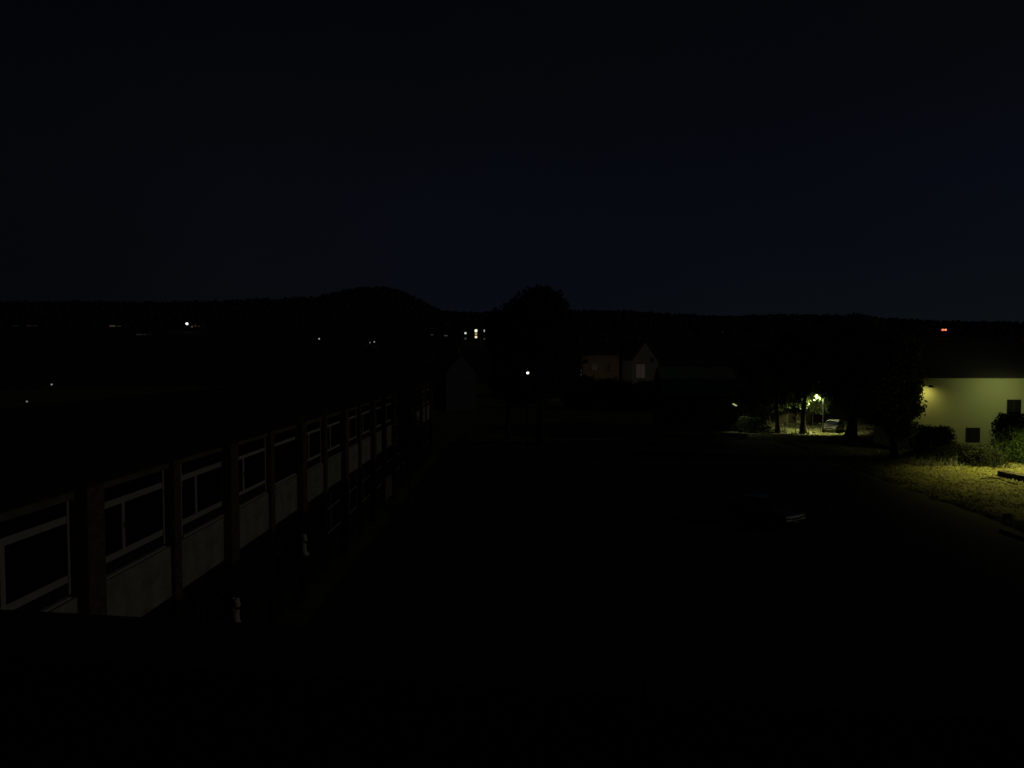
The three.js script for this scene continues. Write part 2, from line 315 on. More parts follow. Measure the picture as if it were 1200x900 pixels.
// lobes: [x, y, z, rx, ry, rz] in metres about the tree's base
function tree(name, label, category, [x, y, z], { trunkH, trunkR, lobes, count, leaf = 0.2, cluster = 0.9, mat = M.leafDark, seed = 1, limbs = 6, lean = 0, group }) {
  const t = thing(name, label, category, [x, y, z], 0, group), q = rng(seed);
  const pts = []; for (let i = 0; i <= 5; i++) { const k = i / 5; pts.push([lean * k * k + 0.12 * trunkH * 0.1 * Math.sin(k * 5 + seed), trunkH * k - 0.05, 0.1 * Math.sin(k * 4 + seed * 2)]); }
  const gs = []; for (let i = 0; i < 5; i++) gs.push(rod(pts[i], pts[i + 1], trunkR * (i ? 1 - 0.13 * i : 1.45), trunkR * (1 - 0.13 * (i + 1)), 9));
  const top = pts[5];
  obj('trunk', gs, M.bark, t);
  const lb = [];
  for (let i = 0; i < limbs; i++) { const l = lobes[i % lobes.length], a = q() * 6.28, s = 0.35 + 0.5 * q(), e = [l[0] + Math.cos(a) * l[3] * 0.5, l[1] + (q() - 0.3) * l[4] * 0.5, l[2] + Math.sin(a) * l[5] * 0.5], st = [top[0] * s, trunkH * (0.55 + 0.45 * s), top[2] * s]; const mid = [(st[0] + e[0]) / 2 + (q() - 0.5) * 0.5, (st[1] + e[1]) / 2 - 0.3, (st[2] + e[2]) / 2]; lb.push(rod(st, mid, trunkR * 0.4, trunkR * 0.25, 6), rod(mid, e, trunkR * 0.25, trunkR * 0.08, 6)); }
  obj('limbs', lb, M.bark, t);
  const im = new THREE.InstancedMesh(leafCluster(seed + 50, 16, leaf), mat, count), m = new THREE.Matrix4(), vol = lobes.map((l) => l[3] * l[4] * l[5]), tot = vol.reduce((a, b) => a + b, 0);
  let i = 0, guard = 0;
  while (i < count && guard++ < count * 40) {
    let k = q() * tot, li = 0; while (li < lobes.length - 1 && (k -= vol[li]) > 0) li++;
    const l = lobes[li], r = Math.cbrt(0.15 + 0.85 * q()), a = q() * 6.283, c = q() * 2 - 1, s = Math.sqrt(1 - c * c);
    const px = l[0] + l[3] * r * s * Math.cos(a), py = l[1] + l[4] * r * c, pz = l[2] + l[5] * r * s * Math.sin(a);
    const nz = noise.noise(px * 0.75 + seed, py * 0.75, pz * 0.75) + 0.5 * noise.noise(px * 2, py * 2 + seed, pz * 2);
    if (nz < (r > 0.8 ? 0.02 : -0.28)) continue;
    const sc = cluster * (0.7 + 0.6 * q());
    m.compose(new THREE.Vector3(px, py, pz), new THREE.Quaternion().setFromEuler(new THREE.Euler(q() * 6, q() * 6, q() * 6)), new THREE.Vector3(sc, sc, sc));
    im.setMatrixAt(i++, m);
  }
  im.count = i; im.name = 'crown'; im.castShadow = im.receiveShadow = true; im.userData.kind = 'stuff'; t.add(im);
  return t;
}
const base = (px, depth) => { const p = at(px, 450, depth); return [p.x, 0, p.z]; };

// the great tree in the middle of the skyline and its lower neighbour
tree('broadleaf_tree', 'tallest black tree rising above the skyline in the middle', 'tree', base(634, 75), { trunkH: 8, trunkR: 0.45, count: 5200, leaf: 0.34, cluster: 1.3, seed: 3, lobes: [[-0.2, 14.3, 0, 2.6, 2.4, 2.6], [1.0, 12.9, 0.5, 2.0, 2.4, 2.2], [-1.6, 12.0, 0, 2.6, 2.6, 2.6], [0.8, 9.4, 0, 3.4, 3.2, 3.2], [-1.2, 8.0, 0, 3.2, 3.0, 3.2]] });
tree('broadleaf_tree', 'lower dark tree standing against the left side of the tallest one', 'tree', base(596, 79), { trunkH: 7, trunkR: 0.35, count: 4200, leaf: 0.34, cluster: 1.25, seed: 9, lobes: [[0.9, 13.9, 0, 1.8, 1.8, 2.2], [-0.6, 13.1, 0, 1.6, 1.7, 2.0], [-0.2, 11.2, 0, 1.9, 2.3, 2.2], [0.9, 9.2, 0, 2.6, 3.2, 3], [0.9, 7.0, 0, 2.8, 2.6, 3]] });
// slim tree in front of the far end of the long building
tree('slender_tree', 'slim dark tree hiding windows near the far end of the long building', 'tree', base(479, 43), { trunkH: 5.2, trunkR: 0.10, count: 950, leaf: 0.2, cluster: 0.62, seed: 14, lobes: [[0, 6.6, 0, 0.62, 1.55, 0.65], [0.1, 5.0, 0, 0.75, 1.3, 0.75], [0.25, 3.6, 0, 0.7, 1.0, 0.8]] });
// trees round the lit meadow
tree('small_tree', 'small loose leaved tree left of the dark trunk, its leaves faintly lit', 'tree', base(903, 93), { trunkH: 2.8, trunkR: 0.1, count: 640, leaf: 0.34, cluster: 1.05, mat: M.leaf, seed: 58, limbs: 9, lobes: [[0.2, 4.8, 0, 2.4, 1.5, 1.4], [-2.6, 4.2, 0, 1.8, 1.3, 1.2], [2.4, 5.2, 0, 1.7, 1.2, 1.2], [0.6, 3.2, 0.3, 1.4, 0.7, 1.0]] });
tree('small_tree', 'small loose leaved tree behind the street lamp, its leaves lit yellow green', 'tree', base(953, 93.5), { trunkH: 2.6, trunkR: 0.1, count: 620, leaf: 0.34, cluster: 1.05, mat: M.leaf, seed: 47, limbs: 9, lobes: [[0, 4.6, 0, 2.3, 1.5, 1.6], [-2.4, 4.4, 0, 1.6, 1.3, 1.3], [1.5, 5.6, 0, 1.5, 1.0, 1.3], [0.4, 3.0, 0.4, 1.6, 0.8, 1.2]] });
tree('broadleaf_tree', 'tree with its trunk standing dark against the lit grass beside the street lamp', 'tree', base(942, 85), { trunkH: 6.0, trunkR: 0.36, lean: 0.3, count: 5600, leaf: 0.3, cluster: 1.15, mat: M.leaf, seed: 21, lobes: [[0.3, 8.4, 0.2, 3.5, 2.2, 3.0], [-1.2, 9.4, 0, 3, 2.2, 2.8], [1.6, 9.4, 0, 2.7, 2.2, 2.6], [0.2, 11, 0, 2.8, 2.2, 2.6], [1.7, 6.5, -1.2, 1.9, 1.0, 1.6], [0.1, 5.4, -1.4, 1.2, 0.9, 1.2], [3.2, 5.3, -1.6, 1.0, 0.8, 1.0], [0.4, 4.2, -1.9, 1.0, 0.8, 1.0], [-2.2, 4.4, -5.0, 1.6, 0.9, 1.0]] });
tree('broadleaf_tree', 'smaller tree left of the lamp with faintly lit green leaves', 'tree', base(912, 85.5), { trunkH: 5.9, trunkR: 0.30, lean: -0.3, count: 4000, leaf: 0.3, cluster: 1.1, mat: M.leaf, seed: 27, lobes: [[-0.3, 7.9, -0.8, 3.0, 1.9, 2.4], [-1.8, 8.3, -0.6, 2.6, 1.9, 2.3], [1.0, 9.2, -0.6, 2.4, 2.0, 2.3], [1.6, 4.5, -4.4, 2.1, 1.4, 1.1], [-1.3, 4.6, -4.2, 1.8, 1.2, 1.1], [0.4, 5.9, -4.6, 2.2, 1.0, 1.0]] });
tree('broadleaf_tree', 'broad black tree just left of the lit house on the right', 'tree', base(1050, 63.5), { trunkH: 4.4, trunkR: 0.36, lean: -0.5, count: 8600, leaf: 0.28, cluster: 1.0, mat: M.leaf, seed: 33, lobes: [[-1.6, 8.6, 0, 3.0, 2.5, 2.8], [0, 7.2, 0, 1.7, 2.2, 2.2], [-2.8, 6.6, 0, 2.4, 2.0, 2.4], [-0.2, 9.6, 0, 2.0, 1.8, 2.2], [0.3, 5.3, 0.3, 1.45, 1.6, 1.5], [0.3, 3.5, 0.4, 1.2, 1.3, 1.2], [-1.2, 4.9, 0, 1.6, 1.4, 1.6]] });
tree('broadleaf_tree', 'black tree with a thick low trunk between the lamp and the broad tree', 'tree', base(999, 79), { trunkH: 4.0, trunkR: 0.75, count: 4000, leaf: 0.32, cluster: 1.2, mat: M.leaf, seed: 37, lobes: [[-0.3, 9.6, 0, 3.2, 2.8, 3], [0.6, 12.0, 0, 2.5, 2.1, 2.4], [-0.8, 6.7, 0, 2.2, 2.0, 2.4], [0.5, 4.4, 0, 1.5, 1.6, 1.5]] });
tree('broadleaf_tree', 'dark tree behind the lamp whose top lumps the skyline on the right', 'tree', base(972, 118), { trunkH: 6, trunkR: 0.4, count: 3600, leaf: 0.42, cluster: 1.6, seed: 41, lobes: [[0, 13.2, 0, 3.4, 2.8, 3], [3.2, 13.5, 0, 3, 2.7, 3], [-3, 11, 0, 3.4, 2.8, 3], [1, 9, 0, 5, 3.4, 3.5]] });

// ------------------------------------------------------------------ shrubs, weeds
function shrub(label, [x, y, z], r, h, seed, mat, leaf = 0.17, n = 900, group) {
  const t = thing('shrub', label, 'shrub', [x, y, z], 0, group), q = rng(seed), st = [];
  for (let i = 0; i < 7; i++) { const a = q() * 6.28; st.push(rod([Math.cos(a) * 0.1, -0.05, Math.sin(a) * 0.1], [Math.cos(a) * r * 0.6, h * (0.5 + 0.4 * q()), Math.sin(a) * r * 0.6], 0.035, 0.012, 5)); }
  obj('stem', st, M.bark, t);
  const im = new THREE.InstancedMesh(leafCluster(seed, 14, leaf * 1.6), mat, n), m = new THREE.Matrix4();
  let c = 0, g = 0; while (c < n && g++ < n * 20) { const a = q() * 6.28, k = Math.sqrt(q()), hh = Math.pow(q(), 0.8), px = Math.cos(a) * k * r * (1.1 - 0.5 * hh), pz = Math.sin(a) * k * r * (1.1 - 0.5 * hh), py = hh * h; if (noise.noise(px * 1.4 + seed, py * 1.4, pz * 1.4) < -0.15) continue; const s = 0.45 * (0.7 + 0.6 * q()); m.compose(new THREE.Vector3(px, py, pz), new THREE.Quaternion().setFromEuler(new THREE.Euler(q() * 6, q() * 6, q() * 6)), new THREE.Vector3(s, s, s)); im.setMatrixAt(c++, m); }
  im.count = c; im.name = 'foliage'; im.userData.kind = 'stuff'; im.castShadow = true; t.add(im); return t;
}
const onG = (px, py) => { const v = at(px, py, 100).sub(camera.position); const k = -9.5 / v.y; return camera.position.clone().addScaledVector(v, k).toArray(); };
shrub('round green shrub in front of the lit house at the right edge', base(1188, 62), 1.9, 4.3, 51, M.bush, 0.2, 1500);
shrub('low dark bush below the lit house wall, left of the round shrub', base(1150, 60.5), 2.3, 1.5, 53, M.hedge, 0.17, 1200);
shrub('low dark bush at the left end of the lit house wall', base(1096, 63), 2.3, 3.0, 55, M.hedge, 0.17, 1900);
shrub('grey green bush lit dimly between the wall lamp and the trees', base(879, 88), 2.6, 1.9, 57, M.leaf, 0.2, 1200);

// grass tufts and tall weeds
function tuft(seed, blades, h, w) {
  const q = rng(seed), pos = [];
  for (let i = 0; i < blades; i++) { const a = q() * 6.28, r = q() * 0.12, bx = Math.cos(a) * r, bz = Math.sin(a) * r, hh = h * (0.5 + q()), lx = (q() - 0.5) * h, lz = (q() - 0.5) * h, d = q() * 3.14, wx = Math.cos(d) * w, wz = Math.sin(d) * w; pos.push(bx - wx, 0, bz - wz, bx + wx, 0, bz + wz, bx + lx, hh, bz + lz); }
  const g = new THREE.BufferGeometry(); g.setAttribute('position', new THREE.Float32BufferAttribute(pos, 3)); const nr = []; for (let i = 0; i < pos.length / 3; i++) nr.push(0, 1, 0); g.setAttribute('normal', new THREE.Float32BufferAttribute(nr, 3)); return g;
}
function scatter(name, label, category, n, geo, place, mat, tint, seed) {
  const im = new THREE.InstancedMesh(geo, mat, n), m = new THREE.Matrix4(), q = rng(seed), c = new THREE.Color();
  let k = 0, guard = 0; while (k < n && guard++ < n * 10) { const p = place(q); if (!p) continue; m.compose(new THREE.Vector3(p[0], p[1] ?? 0, p[2]), new THREE.Quaternion().setFromEuler(new THREE.Euler(0, q() * 6.28, 0)), new THREE.Vector3(p[3], p[3] * (0.7 + 0.6 * q()), p[3])); im.setMatrixAt(k, m); const t = tint(q); c.setRGB(...t); im.setColorAt(k++, c); }
  im.count = k; im.name = name; struct(im, 'stuff'); tag(im, label, category); im.castShadow = im.receiveShadow = true; scene.add(im);
}
scatter('meadow_grass', 'dry yellow green grass under the street lamps on the right', 'grass', 52000, tuft(3, 7, 0.08, 0.014), (q) => { const z = -34 - 72 * Math.pow(q(), 1.1), e = z < -78 ? 22 : edgeX(z), x = e + (60 - e) * Math.pow(q(), 1.3); if (noise.noise(x * 0.35, z * 0.35, 9) + 0.4 * noise.noise(x * 1.1, z * 1.1, 2) < q() * 1.2 - 0.7) return null; return [x, 0.03, z, 0.6 + 0.9 * q()]; }, M.blade, (q) => { const k = q(); return k < 0.55 ? [0.22, 0.22, 0.065] : k < 0.85 ? [0.12, 0.17, 0.045] : [0.28, 0.24, 0.11]; }, 61);
scatter('tall_weeds', 'tall green weeds at the foot of the broad tree beside the meadow', 'weeds', 1500, tuft(7, 10, 0.5, 0.013), (q) => { const u = q(), p = onG(lerp(1020, 1135, u), lerp(531, 547, q()) - 4 * noise.noise(u * 7, 2, 1)); if (noise.noise(p[0] * 0.8, p[2] * 0.8, 6) < -0.1 || q() > 3.2 * u * (1.12 - u)) return null; return [p[0], 0, p[2], 0.4 + 0.9 * q()]; }, M.blade, (q) => { const k = q(); return k < 0.8 ? [0.022, 0.045, 0.015] : [0.05, 0.06, 0.022]; }, 63);

// ------------------------------------------------------------------ lamps that light the right-hand side
function streetLamp(label, [x, y, z], h, arm, turn, color, I, opts = {}) {
  const t = thing('street_lamp', label, 'street lamp', [x, y, z], turn);
  obj('pole', [rod([0, -0.05, 0], [0, h - 0.35, 0], 0.085, 0.055, 10), rod([0, 0, 0], [0, 0.5, 0], 0.12, 0.11, 10)], M.darkMetal, t);
  if (arm > 0.05) obj('arm', [tube([[0, h - 0.4, 0], [0.08, h - 0.05, 0], [arm * 0.5, h + 0.08, 0], [arm, h + 0.06, 0]], 0.035, 16)], M.darkMetal, t);
  const hx = arm + 0.2;
  const hd = obj('lamp_head', [rbox(0.62, 0.1, 0.26, 0.04).translate(hx, h + 0.09, 0), box(hx - 0.31, hx + 0.31, h - 0.02, h + 0.045, -0.13, -0.115), box(hx - 0.31, hx + 0.31, h - 0.02, h + 0.045, 0.115, 0.13), box(hx - 0.31, hx - 0.295, h - 0.02, h + 0.045, -0.114, 0.114), box(hx + 0.295, hx + 0.31, h - 0.02, h + 0.045, -0.114, 0.114)], M.darkMetal, t);
  obj('lamp_glass', box(hx - 0.24, hx + 0.24, h + 0.012, h + 0.03, -0.1, 0.1), glow(...color, opts.glow ?? 1.2), hd);
  const s = opts.open ? new THREE.PointLight(new THREE.Color().setRGB(...color), I, 0, 2) : new THREE.SpotLight(new THREE.Color().setRGB(...color), I, 0, opts.cone ?? 1.35, opts.pen ?? 0.7, 2);
  s.position.set(hx, h - (opts.open ? 0.1 : opts.bowl ? 0.28 : 0.2), 0); s.castShadow = true; s.shadow.radius = 8; t.add(s);
  if (s.isSpotLight) { s.target.position.set(hx + (opts.tilt ?? 0), h - 2, opts.tiltZ ?? 0); t.add(s.target); }
  if (opts.open || opts.bowl) obj('lamp_bowl', new THREE.SphereGeometry(0.13, 14, 10).scale(1.5, 0.8, 0.85).translate(hx, h - 0.09, 0), glow(...color, opts.glow ?? 1.6), hd);
  return t;
}
{ const p = at(1234, 463, 56); streetLamp('street lamp over the bright dry grass at the right edge', [p.x, 0, p.z], p.y, 1.3, Math.PI, [1, 0.91, 0.22], 255, { cone: 1.3, pen: 0.3, tilt: -0.2, tiltZ: -0.45, glow: 0.9 }); }
{ const p = at(965, 462, 86.3); streetLamp('street lamp hidden among the lit leaves on the right', [p.x, 0, p.z], p.y, 0.6, Math.PI, [0.97, 0.97, 0.48], 175, { bowl: true, glow: 2.6, cone: 1.32, pen: 0.35, tiltZ: 1.0 }); }

// ------------------------------------------------------------------ houses
function house(name, label, [x, y, z], turn, { w, d, eave, rise, wall, roofC, windows = [], chimney = true, over = 0.4, ridgeAlong = 'x', frameM = M.frame }) {
  const t = thing(name, label, 'house', [x, y, z], turn);
  const along = ridgeAlong === 'x', wm = wall.isMaterial ? wall : std(wall, 0.9, { bumpMap: pebbleBump, bumpScale: 0.004 }), rm = std(roofC, 0.85);
  const hw = (along ? d : w) / 2, L = along ? w : d;
  const sh = new THREE.Shape([[-hw, 0], [hw, 0], [hw, eave], [0, eave + rise], [-hw, eave]].map((p) => new THREE.Vector2(...p)));
  const g = new THREE.ExtrudeGeometry(sh, { depth: L, bevelEnabled: false }); g.translate(0, 0, -L / 2); if (along) g.rotateY(Math.PI / 2);
  metres(g); obj('wall', g, wm, t);
  const sl = Math.hypot(hw, rise), an = Math.atan2(rise, hw), roofs = [];
  for (const s of [-1, 1]) { const r = new THREE.BoxGeometry(sl + over, 0.16, L + 2 * over); r.translate((sl + over) / 2, 0.09, 0); r.rotateZ(-an); if (s < 0) r.rotateY(Math.PI); r.translate(0, eave + rise, 0); if (along) r.rotateY(Math.PI / 2); metres(r); roofs.push(r); }
  const rf = obj('roof', roofs, rm, t);
  if (chimney) obj('chimney', box(w * 0.18, w * 0.18 + 0.6, eave + rise * 0.4, eave + rise + 0.9, -0.3, 0.3), std([0.25, 0.12, 0.08], 0.9), rf);
  for (const [side, u, yb, ww, hh, em] of windows) {        // side f/b/l/r, u along the wall
    const wn = [box(-ww / 2 - 0.07, ww / 2 + 0.07, yb - 0.07, yb, -0.02, 0.05), box(-ww / 2 - 0.07, ww / 2 + 0.07, yb + hh, yb + hh + 0.07, -0.02, 0.05), box(-ww / 2 - 0.07, -ww / 2, yb, yb + hh, -0.02, 0.05), box(ww / 2, ww / 2 + 0.07, yb, yb + hh, -0.02, 0.05), box(-0.03, 0.03, yb, yb + hh, -0.02, 0.045)];
    const put = (o) => { if (side === 'f') o.position.set(u, 0, d / 2); if (side === 'b') { o.position.set(u, 0, -d / 2); o.rotation.y = Math.PI; } if (side === 'r') { o.position.set(w / 2, 0, -u); o.rotation.y = Math.PI / 2; } if (side === 'l') { o.position.set(-w / 2, 0, u); o.rotation.y = -Math.PI / 2; } };
    const f = obj('window', wn, frameM, t); put(f);
    obj('pane', box(-ww / 2, ww / 2, yb, yb + hh, 0.005, 0.02), em ? glow(...em) : M.dullGlass, f);
  }
  return t;
}
// the lit house at the right edge
{
  const p = base(1170, 67.5); house('house', 'pale house wall lit yellow green by lamps at the right edge', [p[0] + 1.6, 0, p[2] - 4], -0.06, { frameM: M.frameDark, w: 19, d: 8, eave: 7.7, rise: 3.2, wall: [0.46, 0.45, 0.24], roofC: [0.035, 0.03, 0.028], windows: [['f', -3.6, 1.2, 1.2, 1.3], ['f', 0.2, 4.0, 1.2, 1.3]] });
  const lp = at(1222, 446, 63); streetLamp('added unseen street lamp just beyond the right edge, throwing light on the pale house wall', [lp.x, 0, lp.z], lp.y, 0.9, Math.PI, [0.86, 1, 0.42], 21, { cone: 1.3, pen: 0.8, tiltZ: 3.2 });  // unseen lamp, added to brighten the right part of the wall
  for (const [px, py, I, col, label] of [[1090, 452, 7.5, [1, 0.93, 0.3], 'added lamp under the eaves at the left end of the pale house, half behind leaves']]) {  // added to throw a bright pool on the left wall end
    const q = at(px, py, 67), zf = p[2] + 0.06 * (q.x - p[0] - 1.6) , t = thing('added_eaves_lamp', label, 'lamp', [q.x, q.y, zf + 0.02]);
    obj('bracket', [box(-0.04, 0.04, -0.02, 0.04, -0.1, 1.15)], M.darkMetal, t);
    const hd = obj('lamp_hood', [new THREE.CylinderGeometry(0.1, 0.27, 0.2, 16, 1, true).translate(0, -0.06, 1.15), new THREE.CylinderGeometry(0.1, 0.1, 0.04, 16).translate(0, 0.05, 1.15)], M.darkMetal, t);
    obj('lamp_glass', new THREE.CylinderGeometry(0.16, 0.16, 0.03, 16).translate(0, -0.08, 1.15), glow(...col, 0.8), hd);
    const l = new THREE.SpotLight(new THREE.Color().setRGB(...col), I, 0, 1.4, 1, 2); l.position.set(0, -0.24, 1.15); l.target.position.set(0.1, -3, -0.6); l.castShadow = true; l.shadow.radius = 8; t.add(l, l.target);
  }
}
// small lit outbuilding behind the trunk
{ const p = base(931, 100), t = house('shed', 'low shed with a pale lit wall and dark door behind the dark trunk', [p[0], 0, p[2]], 0.12, { w: 3.5, d: 3, eave: 1.75, rise: 0.35, wall: [0.58, 0.55, 0.30], roofC: [0.04, 0.04, 0.04], chimney: false, over: 0.12 });
  t.userData.category = 'shed'; const dr = obj('door', [box(-1.72, -0.45, 0.02, 1.72, 1.502, 1.55)], std([0.05, 0.03, 0.02], 0.8), t); obj('handle', box(-0.62, -0.56, 0.85, 0.98, 1.552, 1.59), M.metal, dr); }
// dark house with the wall lamp on its corner
{
  const c = at(866, 507, 88), hx = c.x - 4.8;
  house('house', 'dark brown house with a tilted lamp on its right corner', [hx, 0, c.z - 4], 0, { frameM: M.frameDark, w: 9.2, d: 8, eave: 4.9, rise: 3.2, wall: [0.04, 0.026, 0.02], roofC: [0.24, 0.33, 0.20], windows: [['f', -2.4, 1.1, 1.2, 1.2], ['f', 1.2, 1.1, 1.2, 1.2]] });
  const p = at(861.5, 473.5, 87.3), t = thing('wall_lamp', 'tilted pale tube lamp on the corner of the dark house', 'lamp', [p.x, p.y, p.z]);
  obj('bracket', [rod([-0.25, 0.25, -0.66], [-0.1, 0.12, 0], 0.03, 0.03, 6)], M.darkMetal, t);
  const hd = obj('lamp_cover', [rbox(0.68, 0.07, 0.16, 0.03)], M.darkMetal, t); hd.rotation.z = -0.5;
  obj('tube', new THREE.CapsuleGeometry(0.09, 0.44, 4, 10).rotateZ(Math.PI / 2).translate(0, -0.1, 0.02), glow(0.42, 0.42, 0.17), hd);
  const pl = new THREE.SpotLight(new THREE.Color(0.88, 0.95, 0.62), 6, 0, 1.08, 0.5, 2); pl.position.set(0.12, -0.2, 0.15); pl.target.position.set(0.9, -2.6, 2.0); pl.shadow.radius = 6; pl.castShadow = true; t.add(pl, pl.target);
}
{ // low wall and paving lit by the wall lamp
  const a = onG(812, 511), b = onG(872, 512.5);
  const t = thing('low_wall', 'low pale wall running left from under the wall lamp', 'wall', [(a[0] + b[0]) / 2, 0, (a[2] + b[2]) / 2], -Math.atan2(b[2] - a[2], b[0] - a[0]));
  obj('wall', box(-3.3, 3.3, 0, 0.4, -0.12, 0.12), M.concrete, t); obj('coping', box(-3.34, 3.34, 0.402, 0.47, -0.17, 0.17), M.kerb, t);
}
// mid-distance houses
{ const p = base(701, 160); house('house', 'reddish house with a pale corner, left of the grey roofed house', [p[0] + 0.6, 0, p[2] - 4], -0.02, { w: 8.6, d: 9, eave: 10.2, rise: 3, wall: [0.29, 0.21, 0.14], roofC: [0.06, 0.03, 0.025], frameM: M.frameDark, windows: [['f', -1.5, 6.6, 1.2, 1.5], ['f', 1.6, 6.6, 1.2, 1.5]] });
  const q = at(682, 426, 155.8), t = thing('drainpipe', 'thin pale drainpipe on the left corner of the reddish house', 'drainpipe', [q.x - 0.25, 0, q.z]); obj('pipe', [rod([0, 0, 0], [0, 10.1, 0], 0.16, 0.16, 8)], M.white, t); obj('hopper', [rbox(0.5, 0.35, 0.4, 0.04).translate(0, 10.1, 0)], M.white, t); }
{ const p = base(741, 166); house('house', 'grey gabled house with a dim pale bay window, right of the reddish house', [p[0], 0, p[2]], 0.62, { w: 9, d: 8.5, eave: 9.0, rise: 4.6, ridgeAlong: 'z', wall: [0.31, 0.30, 0.24], roofC: [0.10, 0.09, 0.08], frameM: M.frameDim, windows: [['f', -1.6, 4.7, 3.0, 3.2, [0.0135, 0.0105, 0.009]], ['f', 2.2, 8.3, 1.1, 1.3]] }); }
{ const p = base(529, 125); house('house', 'dim teal grey house beyond the far end of the long building', [p[0], 0, p[2]], 0.75, { w: 7, d: 6, eave: 7.0, rise: 3.2, ridgeAlong: 'z', wall: [0.085, 0.13, 0.12], roofC: [0.05, 0.05, 0.05], frameM: M.frameDim, windows: [['f', -1.2, 4.2, 1, 1.3], ['f', 1.6, 4.2, 1, 1.3]] }); }
{ const p = at(718, 436, 147); streetLamp('added unseen street lamp brightening the reddish house, behind the dark bushes', [p.x, 0, p.z], 6.6, 0.9, Math.PI, [1, 0.82, 0.6], 7.5, { glow: 0.05, cone: 1.5, pen: 0.5, tiltZ: 2.4 }); }  // hidden lamp, added only to light the reddish wall
tree('tall_bush', 'broad dark bushes in front of the reddish house and its neighbour', 'bushes', base(730, 128), { trunkH: 2, trunkR: 0.2, count: 3600, leaf: 0.34, cluster: 1.3, seed: 71, lobes: [[-8, 3.0, 0, 4.2, 2.6, 2], [-2, 2.8, 0.5, 4.6, 2.4, 2], [4, 2.2, 0, 4.5, 2.2, 2], [9, 2.2, 0, 4, 2.2, 2]] });

// ------------------------------------------------------------------ cars
function car(label, [x, y, z], turn, rgb, litRoofRgb) {
  const t = thing('parked_car', label, 'car', [x, y, z], turn), pm = paint(rgb), rp = litRoofRgb ? paint(litRoofRgb) : pm;
  const ex = (pts, wdt, bev) => { const s = new THREE.Shape(pts.map((p) => new THREE.Vector2(...p))); const g = new THREE.ExtrudeGeometry(s, { depth: wdt - 2 * bev, bevelEnabled: true, bevelThickness: bev, bevelSize: bev, bevelSegments: 3, curveSegments: 8 }); g.translate(0, 0, -(wdt - 2 * bev) / 2); return g; };
  const arch = (cx) => { const a = []; for (let i = 0; i <= 8; i++) { const k = Math.PI * (1 - i / 8); a.push([cx + 0.36 * Math.cos(k), 0.30 + 0.36 * Math.sin(k)]); } return a; };
  obj('body', ex([[-2.0, 0.28], ...arch(-1.28), ...arch(1.28), [2.0, 0.28], [2.06, 0.55], [1.98, 0.74], [0.95, 0.92], [-1.5, 0.95], [-1.98, 0.88], [-2.06, 0.6]], 1.72, 0.06), pm, t);
  obj('cabin_glass', ex([[-1.72, 0.93], [0.98, 0.91], [0.22, 1.37], [-1.1, 1.39]], 1.42, 0.05), M.carGlass, t);
  obj('roof', ex([[-1.18, 1.40], [0.26, 1.385], [0.1, 1.45], [-1.0, 1.465]], 1.36, 0.03), rp, t);
  for (const s of [-1, 1]) for (const [a, b] of [[[0.98, 0.93], [0.24, 1.4]], [[-1.72, 0.95], [-1.14, 1.41]], [[-0.35, 0.94], [-0.38, 1.42]]]) obj('pillar', rod([a[0], a[1], s * 0.715], [b[0], b[1], s * 0.695], 0.035, 0.035, 6), pm, t);
  for (const cx of [-1.28, 1.28]) for (const s of [-1, 1]) {
    const w = new THREE.Group(); w.name = 'wheel'; w.position.set(cx, 0.31, s * 0.78); t.add(w);
    obj('tyre', new THREE.TorusGeometry(0.235, 0.08, 8, 20), M.tyre, w); obj('rim', new THREE.CylinderGeometry(0.19, 0.17, 0.1, 14).rotateX(Math.PI / 2).translate(0, 0, s * 0.03), M.rim, w);
  }
  for (const s of [-1, 1]) { obj('headlight', rbox(0.12, 0.15, 0.36, 0.05).translate(2.04, 0.66, s * 0.62), M.lens, t); obj('rear_light', rbox(0.08, 0.22, 0.2, 0.03).translate(-2.08, 0.76, s * 0.7), M.redLens, t); obj('mirror', rbox(0.1, 0.12, 0.2, 0.04).translate(0.72, 0.98, s * 0.95), pm, t); }
  obj('number_plate', box(2.1, 2.125, 0.4, 0.52, -0.27, 0.27), M.plate, t); obj('grille', box(2.085, 2.11, 0.56, 0.68, -0.4, 0.4), M.tyre, t); obj('number_plate', box(-2.14, -2.115, 0.62, 0.74, -0.27, 0.27), M.plate, t);
  return t;
}
{ const p = base(977, 87.5); car('car with shaded body painted dark and lit roof painted pale, parked in lamp light beside the thick black trunk', p, -Math.PI / 2 - 0.65, [0.04, 0.04, 0.036], [0.6, 0.6, 0.52]); }  // white car: shaded sides painted dark, only the lit roof left pale
{ const p = base(1043, 76.5); car('dark car facing forward with a pale number plate, under the broad tree', p, -Math.PI / 2 + 0.12, [0.02, 0.021, 0.024]); }
{ const p = base(932, 37.6); p[0] -= 1.0; p[2] -= 1.6; car('dark car standing alone in the black yard with faint glints', p, -Math.PI / 2 + 0.55, [0.012, 0.014, 0.02]); }

